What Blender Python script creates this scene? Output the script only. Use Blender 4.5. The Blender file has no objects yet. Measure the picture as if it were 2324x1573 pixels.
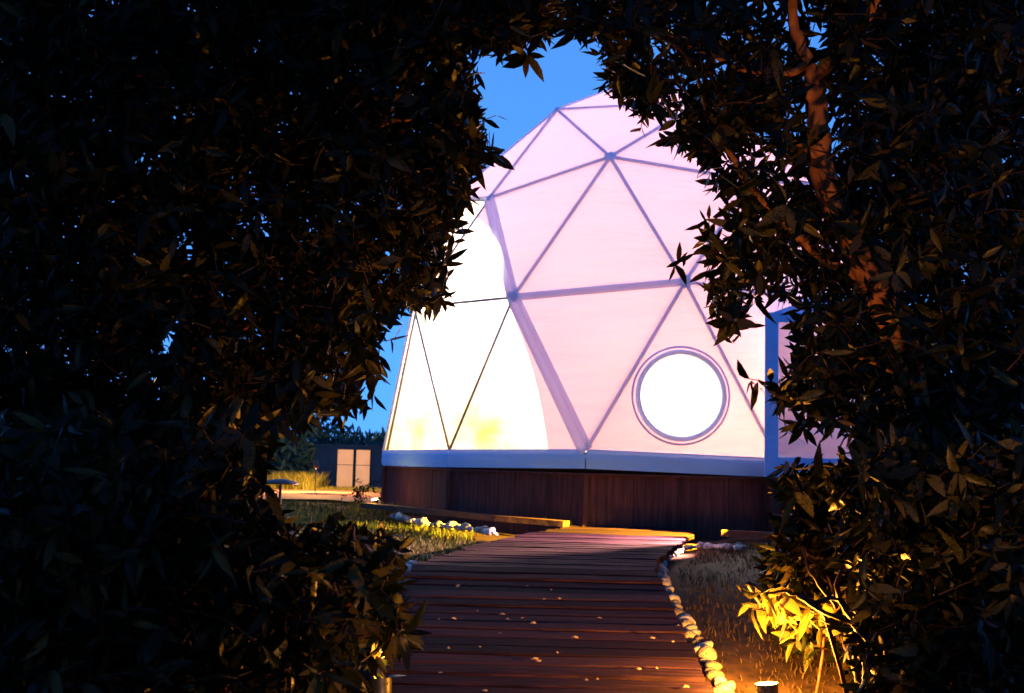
import bpy, bmesh, math, random
import numpy as np
from mathutils import Vector, Matrix
random.seed(7)
RNG = np.random.default_rng(11)
scene = bpy.context.scene
COL = scene.collection
R_ = math.radians

# ------------------------------------------------------------------ camera
CAM = Vector((0.0, 0.0, 0.71))
FPX = 2675.0            # focal length in pixels of a 2324 px wide frame
PITCH, ROLL = 0.09333, 0.0244
CX, CY = 1162.0, 786.5
fwd = Vector((0, math.cos(PITCH), math.sin(PITCH)))
right0 = Vector((1, 0, 0))
up0 = right0.cross(fwd)
rgt = (right0 * math.cos(ROLL) + up0 * math.sin(ROLL)).normalized()
upv = rgt.cross(fwd).normalized()
cam_data = bpy.data.cameras.new('camera')
cam = bpy.data.objects.new('camera', cam_data)
COL.objects.link(cam)
cam.matrix_world = Matrix(((rgt.x, upv.x, -fwd.x, CAM.x), (rgt.y, upv.y, -fwd.y, CAM.y),
                           (rgt.z, upv.z, -fwd.z, CAM.z), (0, 0, 0, 1)))
cam_data.sensor_width = 36.0
cam_data.lens = FPX / 2324.0 * 36.0
cam_data.clip_start = 0.05
cam_data.clip_end = 2000.0
cam_data.dof.use_dof = True
cam_data.dof.focus_distance = 7.0
cam_data.dof.aperture_fstop = 4.0
scene.camera = cam

# ------------------------------------------------------------------ sky, sun, exposure
SUN_EL, SUN_ROT = R_(8.0), R_(180.0)
world = bpy.data.worlds.new("World")
scene.world = world
world.use_nodes = True
wn, wl = world.node_tree.nodes, world.node_tree.links
wn.clear()
w_out = wn.new('ShaderNodeOutputWorld')
w_bg = wn.new('ShaderNodeBackground')
w_sky = wn.new('ShaderNodeTexSky')
w_sky.sky_type = 'NISHITA'
w_sky.sun_disc = False
w_sky.sun_elevation = SUN_EL
w_sky.sun_rotation = SUN_ROT
w_sky.ozone_density = 8.0
w_sky.dust_density = 0.0
w_mul = wn.new('ShaderNodeMix'); w_mul.data_type = 'RGBA'; w_mul.blend_type = 'MULTIPLY'
w_mul.inputs[0].default_value = 1.0
w_mul.inputs[7].default_value = (3.2, 1.55, 1.30, 1.0)
# deep even dusk blue: keep the look-up clear of the white daytime horizon band
w_tc = wn.new('ShaderNodeTexCoord')
w_ma = wn.new('ShaderNodeVectorMath'); w_ma.operation = 'MULTIPLY_ADD'
w_ma.inputs[1].default_value = (1, 1, .55); w_ma.inputs[2].default_value = (0, 0, .38)
wl.new(w_tc.outputs['Generated'], w_ma.inputs[0]); wl.new(w_ma.outputs[0], w_sky.inputs[0])
wl.new(w_sky.outputs[0], w_mul.inputs[6])
wl.new(w_mul.outputs[2], w_bg.inputs[0])
w_bg.inputs[1].default_value = 0.15
wl.new(w_bg.outputs[0], w_out.inputs[0])

sun_d = bpy.data.lights.new('sun', 'SUN')
sun_d.energy = 0.02
sun_d.angle = R_(10)
sun_d.color = (1.0, 0.7, 0.5)
sun = bpy.data.objects.new('sun', sun_d)
COL.objects.link(sun)
sun.rotation_euler = (R_(86), 0, 0)

scene.view_settings.view_transform = 'Standard'
scene.view_settings.look = 'None'
scene.view_settings.exposure = 1.2
scene.view_settings.gamma = 1.0
scene.view_settings.use_curve_mapping = False

# ------------------------------------------------------------------ helpers
def ray(px, py):
    return (fwd + rgt * ((px - CX) / FPX) + upv * ((CY - py) / FPX))

def at(px, py, d):                       # point on the sight line at distance d along the view
    return CAM + ray(px, py) * d

def deck_z(y):                           # height of the boardwalk along the path
    if y >= 7.75: return 0.0
    if y >= 4.6: return -(7.75 - y) * 0.155
    return -(7.75 - 4.6) * 0.155 - (4.6 - y) * 0.02

def ground_z(x, y):
    z = deck_z(y) - 0.11
    if y > 9:
        z += 0.10 * max(0, min(1, (-x - 0.6) / 2.0)) * min(1, (y - 9) / 3)
    if y > 24:
        z += min(1.2, (y - 24) * 0.03)
    if x > 1.6 and y < 12:
        z += min(0.25, (x - 1.6) * 0.12)
    return z

def on_ground(px, py, off=0.0, fn=None):
    r = ray(px, py); d = 2.0
    while d < 60:
        p = CAM + r * d
        g = (fn(p.x, p.y) if fn else ground_z(p.x, p.y)) + off
        if p.z <= g:
            return p
        d += 0.01
    return CAM + r * 60

def proj(P):                             # numpy (n,3) -> pixel x, y, depth
    v = P - np.array(CAM)
    d = v @ np.array(fwd)
    x = CX + FPX * (v @ np.array(rgt)) / d
    y = CY - FPX * (v @ np.array(upv)) / d
    return x, y, d

def tag(o, label=None, cat=None, group=None, kind=None):
    if label: o['label'] = label
    if cat: o['category'] = cat
    if group: o['group'] = group
    if kind: o['kind'] = kind
    return o

def link(name, me, parent=None, mat=None):
    o = bpy.data.objects.new(name, me)
    COL.objects.link(o)
    if mat and not me.materials: me.materials.append(mat)
    if parent:
        o.parent = parent
        o.matrix_parent_inverse = parent.matrix_basis.inverted()
    return o

def empty(name, loc=(0, 0, 0), rz=0.0):
    o = bpy.data.objects.new(name, None)
    COL.objects.link(o)
    o.location = loc
    o.rotation_euler = (0, 0, rz)
    return o

def mesh_obj(name, verts, faces, mat, parent=None, smooth=False):
    me = bpy.data.meshes.new(name)
    me.from_pydata([tuple(v) for v in verts], [], faces)
    if smooth:
        me.shade_smooth()
    me.update()
    return link(name, me, parent, mat)

def np_mesh(name, V, loops, starts, totals, mat, smooth=False):
    me = bpy.data.meshes.new(name)
    me.vertices.add(len(V)); me.vertices.foreach_set('co', V.astype(np.float32).ravel())
    me.loops.add(len(loops)); me.loops.foreach_set('vertex_index', loops.astype(np.int32))
    me.polygons.add(len(starts))
    me.polygons.foreach_set('loop_start', starts.astype(np.int32))
    try: me.polygons.foreach_set('loop_total', totals.astype(np.int32))
    except Exception: pass
    me.update(calc_edges=True)
    me.validate()
    if smooth: me.shade_smooth()
    me.materials.append(mat)
    return me

def box(verts_out, faces_out, c, sx, sy, sz, ax=None, bevel=0.0):
    X, Y, Z = ax if ax else (Vector((1, 0, 0)), Vector((0, 1, 0)), Vector((0, 0, 1)))
    n = len(verts_out)
    for k in ((-1, -1, -1), (1, -1, -1), (1, 1, -1), (-1, 1, -1), (-1, -1, 1), (1, -1, 1), (1, 1, 1), (-1, 1, 1)):
        verts_out.append(Vector(c) + X * (k[0] * sx / 2) + Y * (k[1] * sy / 2) + Z * (k[2] * sz / 2))
    for f in ((0, 3, 2, 1), (4, 5, 6, 7), (0, 1, 5, 4), (1, 2, 6, 5), (2, 3, 7, 6), (3, 0, 4, 7)):
        faces_out.append(tuple(n + i for i in f))

def tube_geo(pts, radii, seg=8, wob=0.0):
    pts = [Vector(p) for p in pts]
    V, F = [], []
    prev = None
    for i, p in enumerate(pts):
        t = (pts[min(i + 1, len(pts) - 1)] - pts[max(i - 1, 0)]).normalized()
        a = prev if prev else (Vector((0, 0, 1)) if abs(t.z) < .9 else Vector((1, 0, 0)))
        s = t.cross(a).normalized(); u = s.cross(t).normalized(); prev = u
        for k in range(seg):
            an = 2 * math.pi * k / seg
            rr = radii[i] * (1 + random.uniform(-wob, wob))
            V.append(p + s * math.cos(an) * rr + u * math.sin(an) * rr)
    for i in range(len(pts) - 1):
        for k in range(seg):
            a, b = i * seg + k, i * seg + (k + 1) % seg
            F.append((a, b, b + seg, a + seg))
    F.append(tuple(range(seg))[::-1]); F.append(tuple((len(pts) - 1) * seg + k for k in range(seg)))
    return V, F

def smooth_path(pts, n=6, jit=0.0):
    pts = [Vector(p) for p in pts]; out = []
    for i in range(len(pts) - 1):
        p0, p1, p2, p3 = pts[max(i - 1, 0)], pts[i], pts[i + 1], pts[min(i + 2, len(pts) - 1)]
        for k in range(n):
            t = k / n
            q = 0.5 * ((2 * p1) + (p2 - p0) * t + (2 * p0 - 5 * p1 + 4 * p2 - p3) * t * t + (3 * p1 - p0 - 3 * p2 + p3) * t ** 3)
            out.append(q + Vector([random.uniform(-jit, jit) for _ in range(3)]))
    out.append(pts[-1])
    return out

def tube(name, pts, r0, r1, mat, parent=None, seg=8, n=6, jit=0.0, wob=0.0):
    P = smooth_path(pts, n, jit)
    rad = [r0 + (r1 - r0) * i / (len(P) - 1) for i in range(len(P))]
    V, F = tube_geo(P, rad, seg, wob)
    return mesh_obj(name, V, F, mat, parent, smooth=True)

# ------------------------------------------------------------------ materials
def new_mat(name):
    m = bpy.data.materials.new(name); m.use_nodes = True
    nt = m.node_tree; nt.nodes.clear()
    return m, nt.nodes, nt.links

def pbr(name, cols, scale=6.0, rough=0.6, spec=0.4, bump=0.0, stretch=(1, 1, 1), detail=6.0, island=False, trans=0.0,
        rough_var=0.1, coords='Object', metallic=0.0, obj_rand=0.0):
    m, N, L = new_mat(name)
    out = N.new('ShaderNodeOutputMaterial'); b = N.new('ShaderNodeBsdfPrincipled')
    tc = N.new('ShaderNodeTexCoord'); mp = N.new('ShaderNodeMapping'); mp.inputs['Scale'].default_value = stretch
    no = N.new('ShaderNodeTexNoise'); no.inputs['Scale'].default_value = scale; no.inputs['Detail'].default_value = detail
    L.new(tc.outputs[coords], mp.inputs[0]); L.new(mp.outputs[0], no.inputs['Vector'])
    fac = no.outputs['Fac']
    if island:
        g = N.new('ShaderNodeNewGeometry'); fac = g.outputs['Random Per Island']
    if obj_rand:
        oi = N.new('ShaderNodeObjectInfo')
        ma = N.new('ShaderNodeMath'); ma.operation = 'MULTIPLY_ADD'; ma.inputs[1].default_value = obj_rand
        ms = N.new('ShaderNodeMath'); ms.operation = 'SUBTRACT'; ms.inputs[1].default_value = obj_rand / 2
        L.new(oi.outputs['Random'], ma.inputs[0]); L.new(fac, ma.inputs[2]); L.new(ma.outputs[0], ms.inputs[0]); fac = ms.outputs[0]
    cr = N.new('ShaderNodeValToRGB'); el = cr.color_ramp.elements
    lo, hi = (0.0, 1.0) if island else (0.3, 0.7)
    el[0].position = lo; el[0].color = (*cols[0], 1); el[1].position = hi; el[1].color = (*cols[-1], 1)
    for i, c in enumerate(cols[1:-1]):
        e = el.new(lo + (hi - lo) * (i + 1) / (len(cols) - 1)); e.color = (*c, 1)
    L.new(fac, cr.inputs[0]); L.new(cr.outputs[0], b.inputs['Base Color'])
    b.inputs['Specular IOR Level'].default_value = spec
    b.inputs['Metallic'].default_value = metallic
    mr = N.new('ShaderNodeMapRange'); mr.inputs[3].default_value = rough - rough_var; mr.inputs[4].default_value = rough + rough_var
    L.new(no.outputs['Fac'], mr.inputs[0]); L.new(mr.outputs[0], b.inputs['Roughness'])
    if bump:
        bp = N.new('ShaderNodeBump'); bp.inputs['Strength'].default_value = bump; bp.inputs['Distance'].default_value = 0.01
        L.new(no.outputs['Fac'], bp.inputs['Height']); L.new(bp.outputs[0], b.inputs['Normal'])
    if trans:
        tr = N.new('ShaderNodeBsdfTranslucent'); mx = N.new('ShaderNodeMixShader'); mx.inputs[0].default_value = trans
        L.new(cr.outputs[0], tr.inputs[0]); L.new(b.outputs[0], mx.inputs[1]); L.new(tr.outputs[0], mx.inputs[2])
        L.new(mx.outputs[0], out.inputs[0])
    else:
        L.new(b.outputs[0], out.inputs[0])
    return m

def fabric_mat(name, col, trans_col, tfac, wr=0.25):
    m, N, L = new_mat(name)
    out = N.new('ShaderNodeOutputMaterial')
    df = N.new('ShaderNodeBsdfDiffuse'); df.inputs[0].default_value = (*col, 1)
    tr = N.new('ShaderNodeBsdfTranslucent')
    tc = N.new('ShaderNodeTexCoord')
    mp = N.new('ShaderNodeMapping'); mp.inputs['Rotation'].default_value = (0, R_(35), 0); mp.inputs['Scale'].default_value = (0.7, 0.7, 3.2)
    no = N.new('ShaderNodeTexNoise'); no.inputs['Scale'].default_value = 1.1; no.inputs['Detail'].default_value = 3; no.inputs['Roughness'].default_value = .45
    L.new(tc.outputs['Object'], mp.inputs[0]); L.new(mp.outputs[0], no.inputs[0])
    bp = N.new('ShaderNodeBump'); bp.inputs['Strength'].default_value = wr; bp.inputs['Distance'].default_value = 0.12
    L.new(no.outputs['Fac'], bp.inputs['Height']); L.new(bp.outputs[0], df.inputs['Normal']); L.new(bp.outputs[0], tr.inputs['Normal'])
    mr = N.new('ShaderNodeMix'); mr.data_type = 'RGBA'
    mr.inputs[6].default_value = (trans_col[0] * .96, trans_col[1] * .86, trans_col[2] * .76, 1); mr.inputs[7].default_value = (*trans_col, 1)
    L.new(no.outputs['Fac'], mr.inputs[0]); L.new(mr.outputs[2], tr.inputs[0])
    mx = N.new('ShaderNodeMixShader'); mx.inputs[0].default_value = tfac
    L.new(df.outputs[0], mx.inputs[1]); L.new(tr.outputs[0], mx.inputs[2]); L.new(mx.outputs[0], out.inputs[0])
    return m

GLOW_SPOTS = [(tuple(at(940, 965, 14.3)), .62), (tuple(at(1100, 972, 13.3)), .62)]
def clear_mat(name, glow_tint=True):
    m, N, L = new_mat(name)
    out = N.new('ShaderNodeOutputMaterial')
    tr = N.new('ShaderNodeBsdfTransparent')
    # yellow glow from inside put into the film colour: foot gradient, two spots
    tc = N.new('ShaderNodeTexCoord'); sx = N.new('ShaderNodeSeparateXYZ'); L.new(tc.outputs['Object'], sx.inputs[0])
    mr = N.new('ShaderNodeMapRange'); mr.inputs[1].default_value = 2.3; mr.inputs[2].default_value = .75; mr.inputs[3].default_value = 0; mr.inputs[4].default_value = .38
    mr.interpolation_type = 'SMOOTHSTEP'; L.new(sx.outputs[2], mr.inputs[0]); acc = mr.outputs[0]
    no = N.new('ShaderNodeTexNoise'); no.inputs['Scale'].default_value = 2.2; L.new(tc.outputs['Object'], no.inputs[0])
    for c, rad in (GLOW_SPOTS if glow_tint else ()):
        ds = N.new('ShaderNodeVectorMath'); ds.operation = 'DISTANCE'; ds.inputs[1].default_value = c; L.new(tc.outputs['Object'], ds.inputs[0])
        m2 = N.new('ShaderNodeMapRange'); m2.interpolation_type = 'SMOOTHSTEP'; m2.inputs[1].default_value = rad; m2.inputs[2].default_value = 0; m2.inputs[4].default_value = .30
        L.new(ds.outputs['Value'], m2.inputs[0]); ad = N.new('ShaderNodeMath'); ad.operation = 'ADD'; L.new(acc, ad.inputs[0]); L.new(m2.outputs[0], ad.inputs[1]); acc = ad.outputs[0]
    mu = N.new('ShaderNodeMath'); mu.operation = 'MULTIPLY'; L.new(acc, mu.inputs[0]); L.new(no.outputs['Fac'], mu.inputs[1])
    m3 = N.new('ShaderNodeMath'); m3.operation = 'MULTIPLY'; m3.inputs[1].default_value = 2.3 if glow_tint else 0.0; m3.use_clamp = True; L.new(mu.outputs[0], m3.inputs[0])
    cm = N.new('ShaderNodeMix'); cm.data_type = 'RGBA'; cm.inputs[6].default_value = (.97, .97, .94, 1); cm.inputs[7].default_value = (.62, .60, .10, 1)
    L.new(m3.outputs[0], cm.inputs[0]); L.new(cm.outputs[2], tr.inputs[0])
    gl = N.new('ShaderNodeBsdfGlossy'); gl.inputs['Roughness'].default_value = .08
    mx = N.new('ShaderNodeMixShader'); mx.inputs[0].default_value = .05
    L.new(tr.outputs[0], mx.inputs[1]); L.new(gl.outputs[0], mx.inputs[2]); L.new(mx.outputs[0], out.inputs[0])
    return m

def emit_mat(name, col, s):
    m, N, L = new_mat(name)
    out = N.new('ShaderNodeOutputMaterial'); e = N.new('ShaderNodeEmission')
    e.inputs[0].default_value = (*col, 1); e.inputs[1].default_value = s
    L.new(e.outputs[0], out.inputs[0])
    return m

M = {}
M['fabric'] = fabric_mat('dome_fabric', (.80, .80, .80), (.96, .57, .72), .23, .8)
M['strip'] = fabric_mat('double_fabric', (.62, .76, 1.0), (.60, .68, 1.0), .42, .05)
M['skirt'] = fabric_mat('skirt_fabric', (.22, .54, 1.0), (.5, .5, .8), .05, .5)
M['lining'] = pbr('lining', [(.8, .76, .66), (.85, .82, .72)], 2, .8, .2)
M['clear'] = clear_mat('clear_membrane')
M['porthole'] = clear_mat('porthole_film', False)
M['steel'] = pbr('steel_tube', [(.25, .25, .27), (.35, .35, .36)], 10, .4, .5, metallic=.6)
M['board'] = pbr('weathered_board', [(.035, .017, .018), (.06, .027, .028), (.095, .045, .042)], 5, .8, .15, .5, (6, 6, .5), obj_rand=.12)
M['floor'] = pbr('interior_floor', [(.45, .3, .18), (.6, .42, .26)], 4, .5, .3)
M['plank'] = pbr('deck_plank', [(.010, .0045, .011), (.020, .009, .019), (.044, .020, .034)], 7, .8, .07, .7, (.6, 9, 6), obj_rand=.5)
M['edge'] = pbr('edging_timber', [(.08, .04, .025), (.15, .08, .05)], 8, .8, .15, .4)
M['soil'] = pbr('soil', [(.02, .012, .007), (.05, .03, .016), (.085, .05, .03)], 9, .9, .1, .8, coords='Generated')
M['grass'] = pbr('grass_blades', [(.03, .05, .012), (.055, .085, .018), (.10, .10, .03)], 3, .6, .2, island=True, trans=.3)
M['lit_grass'] = pbr('lit_grass_blades', [(.10, .11, .02), (.20, .19, .03), (.30, .25, .05)], 3, .7, .1, island=True, trans=.3)  # brighter copy of the grass, yellow lamplight put into the blade colour
M['dry_grass'] = pbr('dry_grass', [(.035, .025, .012), (.07, .045, .02), (.11, .07, .03)], 3, .7, .2, island=True, trans=.3)
M['stone'] = pbr('white_stone', [(.22, .20, .18), (.45, .43, .40), (.66, .64, .60)], 9, .75, .25, 1.0, obj_rand=.7)
M['bark'] = pbr('bark', [(.10, .035, .014), (.20, .075, .028), (.32, .13, .05)], 18, .8, .2, .9, (1, 1, .35))
M['stem'] = pbr('reddish_stem', [(.05, .012, .008), (.12, .03, .018)], 20, .6, .2, .3)
M['twig'] = pbr('red_twig', [(.010, .004, .003), (.025, .009, .006)], 20, .6, .25, .2)
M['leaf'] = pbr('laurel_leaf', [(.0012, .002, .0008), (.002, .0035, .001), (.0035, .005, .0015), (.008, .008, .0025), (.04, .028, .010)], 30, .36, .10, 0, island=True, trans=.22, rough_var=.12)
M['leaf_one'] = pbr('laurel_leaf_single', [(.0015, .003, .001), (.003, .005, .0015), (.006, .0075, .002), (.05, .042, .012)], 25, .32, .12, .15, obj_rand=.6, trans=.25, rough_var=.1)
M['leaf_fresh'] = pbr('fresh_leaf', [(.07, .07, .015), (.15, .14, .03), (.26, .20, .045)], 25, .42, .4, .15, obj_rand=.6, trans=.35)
M['wall'] = pbr('dark_render', [(.002, .010, .05), (.004, .014, .07)], 5, .9, .02, .3)
M['panel'] = pbr('pale_panel', [(.30, .24, .22), (.38, .31, .27)], 3, .6, .3)
M['metal_dark'] = pbr('dark_metal', [(.015, .015, .015), (.03, .03, .03)], 20, .45, .5)
M['lamp_glass'] = emit_mat('lamp_glass', (1.0, .55, .12), 60)
M['petal'] = pbr('fallen_petal', [(.20, .15, .13), (.32, .26, .22)], 20, .6, .3)
M['hedge'] = pbr('far_bush', [(.012, .04, .035), (.02, .06, .05), (.04, .09, .07)], 5, .7, .2, island=True, trans=.2)

# ------------------------------------------------------------------ ground
def build_ground():
    xs = np.concatenate([np.linspace(-400, -14, 14), np.linspace(-12, 12, 97), np.linspace(14, 400, 14)])
    ys = np.concatenate([np.linspace(-60, -3, 10), np.linspace(-2, 26, 113), np.linspace(27, 60, 24), np.linspace(80, 900, 16)])
    V = []
    for y in ys:
        for x in xs:
            nz = 0.018 * (math.sin(x * 3.1 + y * 1.7) + math.sin(x * 7.3 - y * 5.1) * .6) if abs(x) < 13 and y < 30 else 0
            V.append((x, y, ground_z(x, y) + nz - .02))
    nx = len(xs); F = []
    for j in range(len(ys) - 1):
        for i in range(nx - 1):
            a = j * nx + i
            F.append((a, a + 1, a + 1 + nx, a + nx))
    o = mesh_obj('ground', V, F, M['soil'], None, True)
    tag(o, 'dark bare soil with thin grass around the boardwalk', kind='structure')
    # object coordinates for a real-scale texture
    for n in M['soil'].node_tree.nodes:
        if n.type == 'TEX_COORD':
            M['soil'].node_tree.links.new(n.outputs['Object'], [k for k in M['soil'].node_tree.nodes if k.type == 'MAPPING'][0].inputs[0])
build_ground()

# ------------------------------------------------------------------ geodesic dome
DR = 3.0
YAW, DD, CH, HEAD, ZB, RB = -0.16197, 5.20213, -0.60337, -0.10871, -0.5809, 1.03446
def dome_world(v):
    c, s = math.cos(YAW), math.sin(YAW)
    X, Y, Z = c * v[0] - s * v[1], s * v[0] + c * v[1], v[2]
    x, y = DD - X, Y
    c, s = math.cos(HEAD), math.sin(HEAD)
    x, y = c * x + s * y, -s * x + c * y
    return Vector((y * DR, x * DR, CAM.z + (Z - CH) * DR))
def sph(lat, lon):
    a, b = R_(lat), R_(lon)
    return (math.cos(a) * math.cos(b), math.cos(a) * math.sin(b), math.sin(a))
node = {'T': dome_world((0, 0, 1))}
for k in range(5): node['G', k] = dome_world(sph(58.28, -36 + 72 * k))
for j in range(10):
    node['M', j] = dome_world(sph(26.565 if j % 2 else 31.717, 36 * j))
    node['Q', j] = dome_world(sph(0, 36 * j + 18))
    node['B', j] = dome_world((RB * math.cos(R_(36 * j)), RB * math.sin(R_(36 * j)), ZB))
centre = dome_world((0, 0, 0))
# the real frame is a little out of true: measured nodes
for key, (px, py) in {('Q', 8): (940, 697), ('Q', 9): (1165, 675), ('Q', 0): (1555, 640), ('M', 0): (1385, 357), ('M', 9): (1112, 450),
                      ('T',): (1475, 170), ('G', 0): (1265, 250), ('B', 9): (1020, 1022), ('B', 0): (1330, 1022), ('B', 8): (872, 1024), ('B', 1): (1764, 1042)}.items():
    if key == ('T',): key = 'T'
    d = (node[key] - CAM).dot(fwd)
    node[key] = at(px, py, d)
zb = sum(node['B', j].z for j in range(10)) / 10
SK = 0.20
dome = empty('geodesic_dome', (centre.x, centre.y, zb - SK))
tag(dome, 'large geodesic dome tent glowing pink and white from inside', 'dome tent')
bpy.context.view_layer.update()
faces = []
for k in range(5):
    g0, g1 = ('G', k), ('G', (k + 1) % 5)
    j0 = (2 * k - 1) % 10
    faces += [('T', g0, g1), (g0, ('M', (2 * k) % 10), g1), (g0, ('M', j0), ('M', (2 * k) % 10)), (g0, ('M', (j0 - 1) % 10), ('M', j0))]
for j in range(10):
    faces += [(('M', j), ('Q', j), ('M', (j + 1) % 10)), (('M', j), ('Q', (j - 1) % 10), ('Q', j)),
              (('Q', j), ('B', j), ('B', (j + 1) % 10)), (('B', j), ('Q', (j - 1) % 10), ('Q', j))]
faces = [tuple(f) for f in faces]

def tri_surface(a, b, c, bulge=0.03, n=6):
    V, F, idx = [], [], {}
    nrm = (b - a).cross(c - a).normalized()
    if nrm.dot((a + b + c) / 3 - centre) < 0: nrm = -nrm
    for i in range(n + 1):
        for j in range(n + 1 - i):
            k = n - i - j
            u, v, w = i / n, j / n, k / n
            idx[i, j] = len(V)
            V.append(a * u + b * v + c * w + nrm * bulge * 27 * u * v * w)
    for i in range(n):
        for j in range(n - i):
            F.append((idx[i, j], idx[i + 1, j], idx[i, j + 1]))
            if i + j < n - 1: F.append((idx[i + 1, j], idx[i + 1, j + 1], idx[i, j + 1]))
    return V, F, nrm

def poly_obj(name, pts, mat, parent, thick=0.0):
    V = [Vector(p) for p in pts]
    return mesh_obj(name, V, [tuple(range(len(V)))], mat, parent)

P_ = node
Q8, Q9, Q0, M9, M8, B8, B9, B0, B1 = P_['Q', 8], P_['Q', 9], P_['Q', 0], P_['M', 9], P_['M', 8], P_['B', 8], P_['B', 9], P_['B', 0], P_['B', 1]
clear_faces = {frozenset([('Q', 8), ('B', 8), ('B', 9)]), frozenset([('B', 9), ('Q', 8), ('Q', 9)]), frozenset([('M', 9), ('M', 8), ('Q', 8)])}
special = {frozenset([('Q', 9), ('B', 9), ('B', 0)]), frozenset([('M', 9), ('Q', 8), ('Q', 9)]), frozenset([('B', 0), ('B', 1), ('Q', 0)])}
for f in faces:
    fs = frozenset(f)
    a, b, c = [P_[k] for k in f]
    if fs in special: continue
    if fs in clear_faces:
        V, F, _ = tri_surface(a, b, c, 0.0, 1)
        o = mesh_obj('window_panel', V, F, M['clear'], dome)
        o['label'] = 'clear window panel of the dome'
    else:
        V, F, _ = tri_surface(a, b, c, 0.028)
        mesh_obj('fabric_panel', V, F, M['fabric'], dome, True)
# bay window: curved edge of the pink fabric against the clear film
def lerp(a, b, t): return a + (b - a) * t
w1 = lerp(B9, B0, .74); pF = lerp(M9, Q8, .17)
cur = []
for i in range(9):
    t = i / 8
    p = lerp(Q9, w1, t); p += (lerp(B9, B0, .74) - lerp(B9, B0, .5)).normalized() * (-.10 * (1 - t) ** 2 + .06 * math.sin(math.pi * t))
    cur.append(p)
cur[0] = lerp(Q9, B9, .06)
poly_obj('fabric_panel', [Q9] + cur + [B0], M['fabric'], dome)
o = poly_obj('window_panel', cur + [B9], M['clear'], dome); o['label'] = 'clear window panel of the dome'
cur2 = []
for i in range(9):
    t = i / 8
    p = lerp(pF, lerp(Q9, Q8, .07), t) + (M9 - Q8).normalized() * (.10 * math.sin(math.pi * t))
    p += (lerp(M9, Q9, .5) - Q8).normalized() * (.09 * math.sin(math.pi * t))
    cur2.append(p)
poly_obj('fabric_panel', [M9] + cur2 + [Q9], M['fabric'], dome)
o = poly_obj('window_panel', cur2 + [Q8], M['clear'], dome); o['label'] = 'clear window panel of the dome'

# porthole panel: triangle with a round hole
def porthole():
    a, b, c = Q0, B0, B1
    n = (b - a).cross(c - a).normalized()
    if n.dot(a - centre) < 0: n = -n
    # hit the plane with the sight line through the middle of the porthole
    r = ray(1545, 898); t = (a - CAM).dot(n) / r.dot(n); O = CAM + r * t
    U = (c - b).normalized(); W = n.cross(U).normalized()
    if W.z < 0: W = -W
    rad = 0.455
    seg = 48
    ring = [O + U * math.cos(2 * math.pi * i / seg) * rad + W * math.sin(2 * math.pi * i / seg) * rad for i in range(seg)]
    # outer boundary points by shooting from O to the triangle edges
    def edge_hit(dr):
        best = 1e9
        for p, q in ((a, b), (b, c), (c, a)):
            e = q - p; m = e.cross(n).normalized()
            if m.dot(O - p) > 0: m = -m
            den = m.dot(dr)
            if den > 1e-6: best = min(best, m.dot(p - O) / den)
        return O + dr * best
    outer = [edge_hit((p - O).normalized()) for p in ring]
    # snap nearest outer samples on the corners
    for q in (a, b, c):
        k = min(range(seg), key=lambda i: -((outer[i] - O).normalized().dot((q - O).normalized())))
        outer[k] = q.copy()
    V, F = [], []
    rows = 4
    for r_ in range(rows + 1):
        for i in range(seg): V.append(lerp(ring[i], outer[i], r_ / rows))
    for r_ in range(rows):
        for i in range(seg):
            x, y = r_ * seg + i, r_ * seg + (i + 1) % seg
            F.append((x, y, y + seg, x + seg))
    mesh_obj('fabric_panel', V, F, M['fabric'], dome)
    win = mesh_obj('porthole', ring, [tuple(range(seg))], M['porthole'], dome); win['label'] = 'round window full of white light'
    def torus(R0, r0, off, mat, name, sq=1.0):
        V, F = [], []; s2 = 10
        for i in range(seg):
            d = (U * math.cos(2 * math.pi * i / seg) + W * math.sin(2 * math.pi * i / seg))
            for k in range(s2):
                th = 2 * math.pi * k / s2
                V.append(O + d * (R0 + r0 * math.cos(th)) + n * (off + r0 * sq * math.sin(th)))
        for i in range(seg):
            for k in range(s2):
                x = i * s2 + k; y = i * s2 + (k + 1) % s2; i2 = ((i + 1) % seg) * s2
                F.append((x, y, i2 + (k + 1) % s2, i2 + k))
        return mesh_obj(name, V, F, mat, win, True)
    torus(.462, .028, .03, M['strip'], 'frame', 1.6)
    torus(.520, .012, .008, M['strip'], 'seam', .6)
porthole()

def strip_between(a, b, w, mat, name, off=0.006, thick=0.006, parent=dome):
    """flat band of fabric following a strut, outside of the skin"""
    mid = (a + b) / 2; n = (mid - centre).normalized(); t = (b - a).normalized(); s = t.cross(n).normalized(); n = s.cross(t).normalized()
    V = []; F = []
    for i in range(9):
        p = lerp(a, b, i / 8)
        for q in (-w / 2, -w / 4, w / 4, w / 2):
            V.append(p + s * q + n * (off + (thick if abs(q) < w / 3 else 0.0)))
    for i in range(8):
        for k in range(3): F.append((i * 4 + k, i * 4 + k + 1, i * 4 + k + 5, i * 4 + k + 4))
    return mesh_obj(name, V, F, mat, parent)

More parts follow.
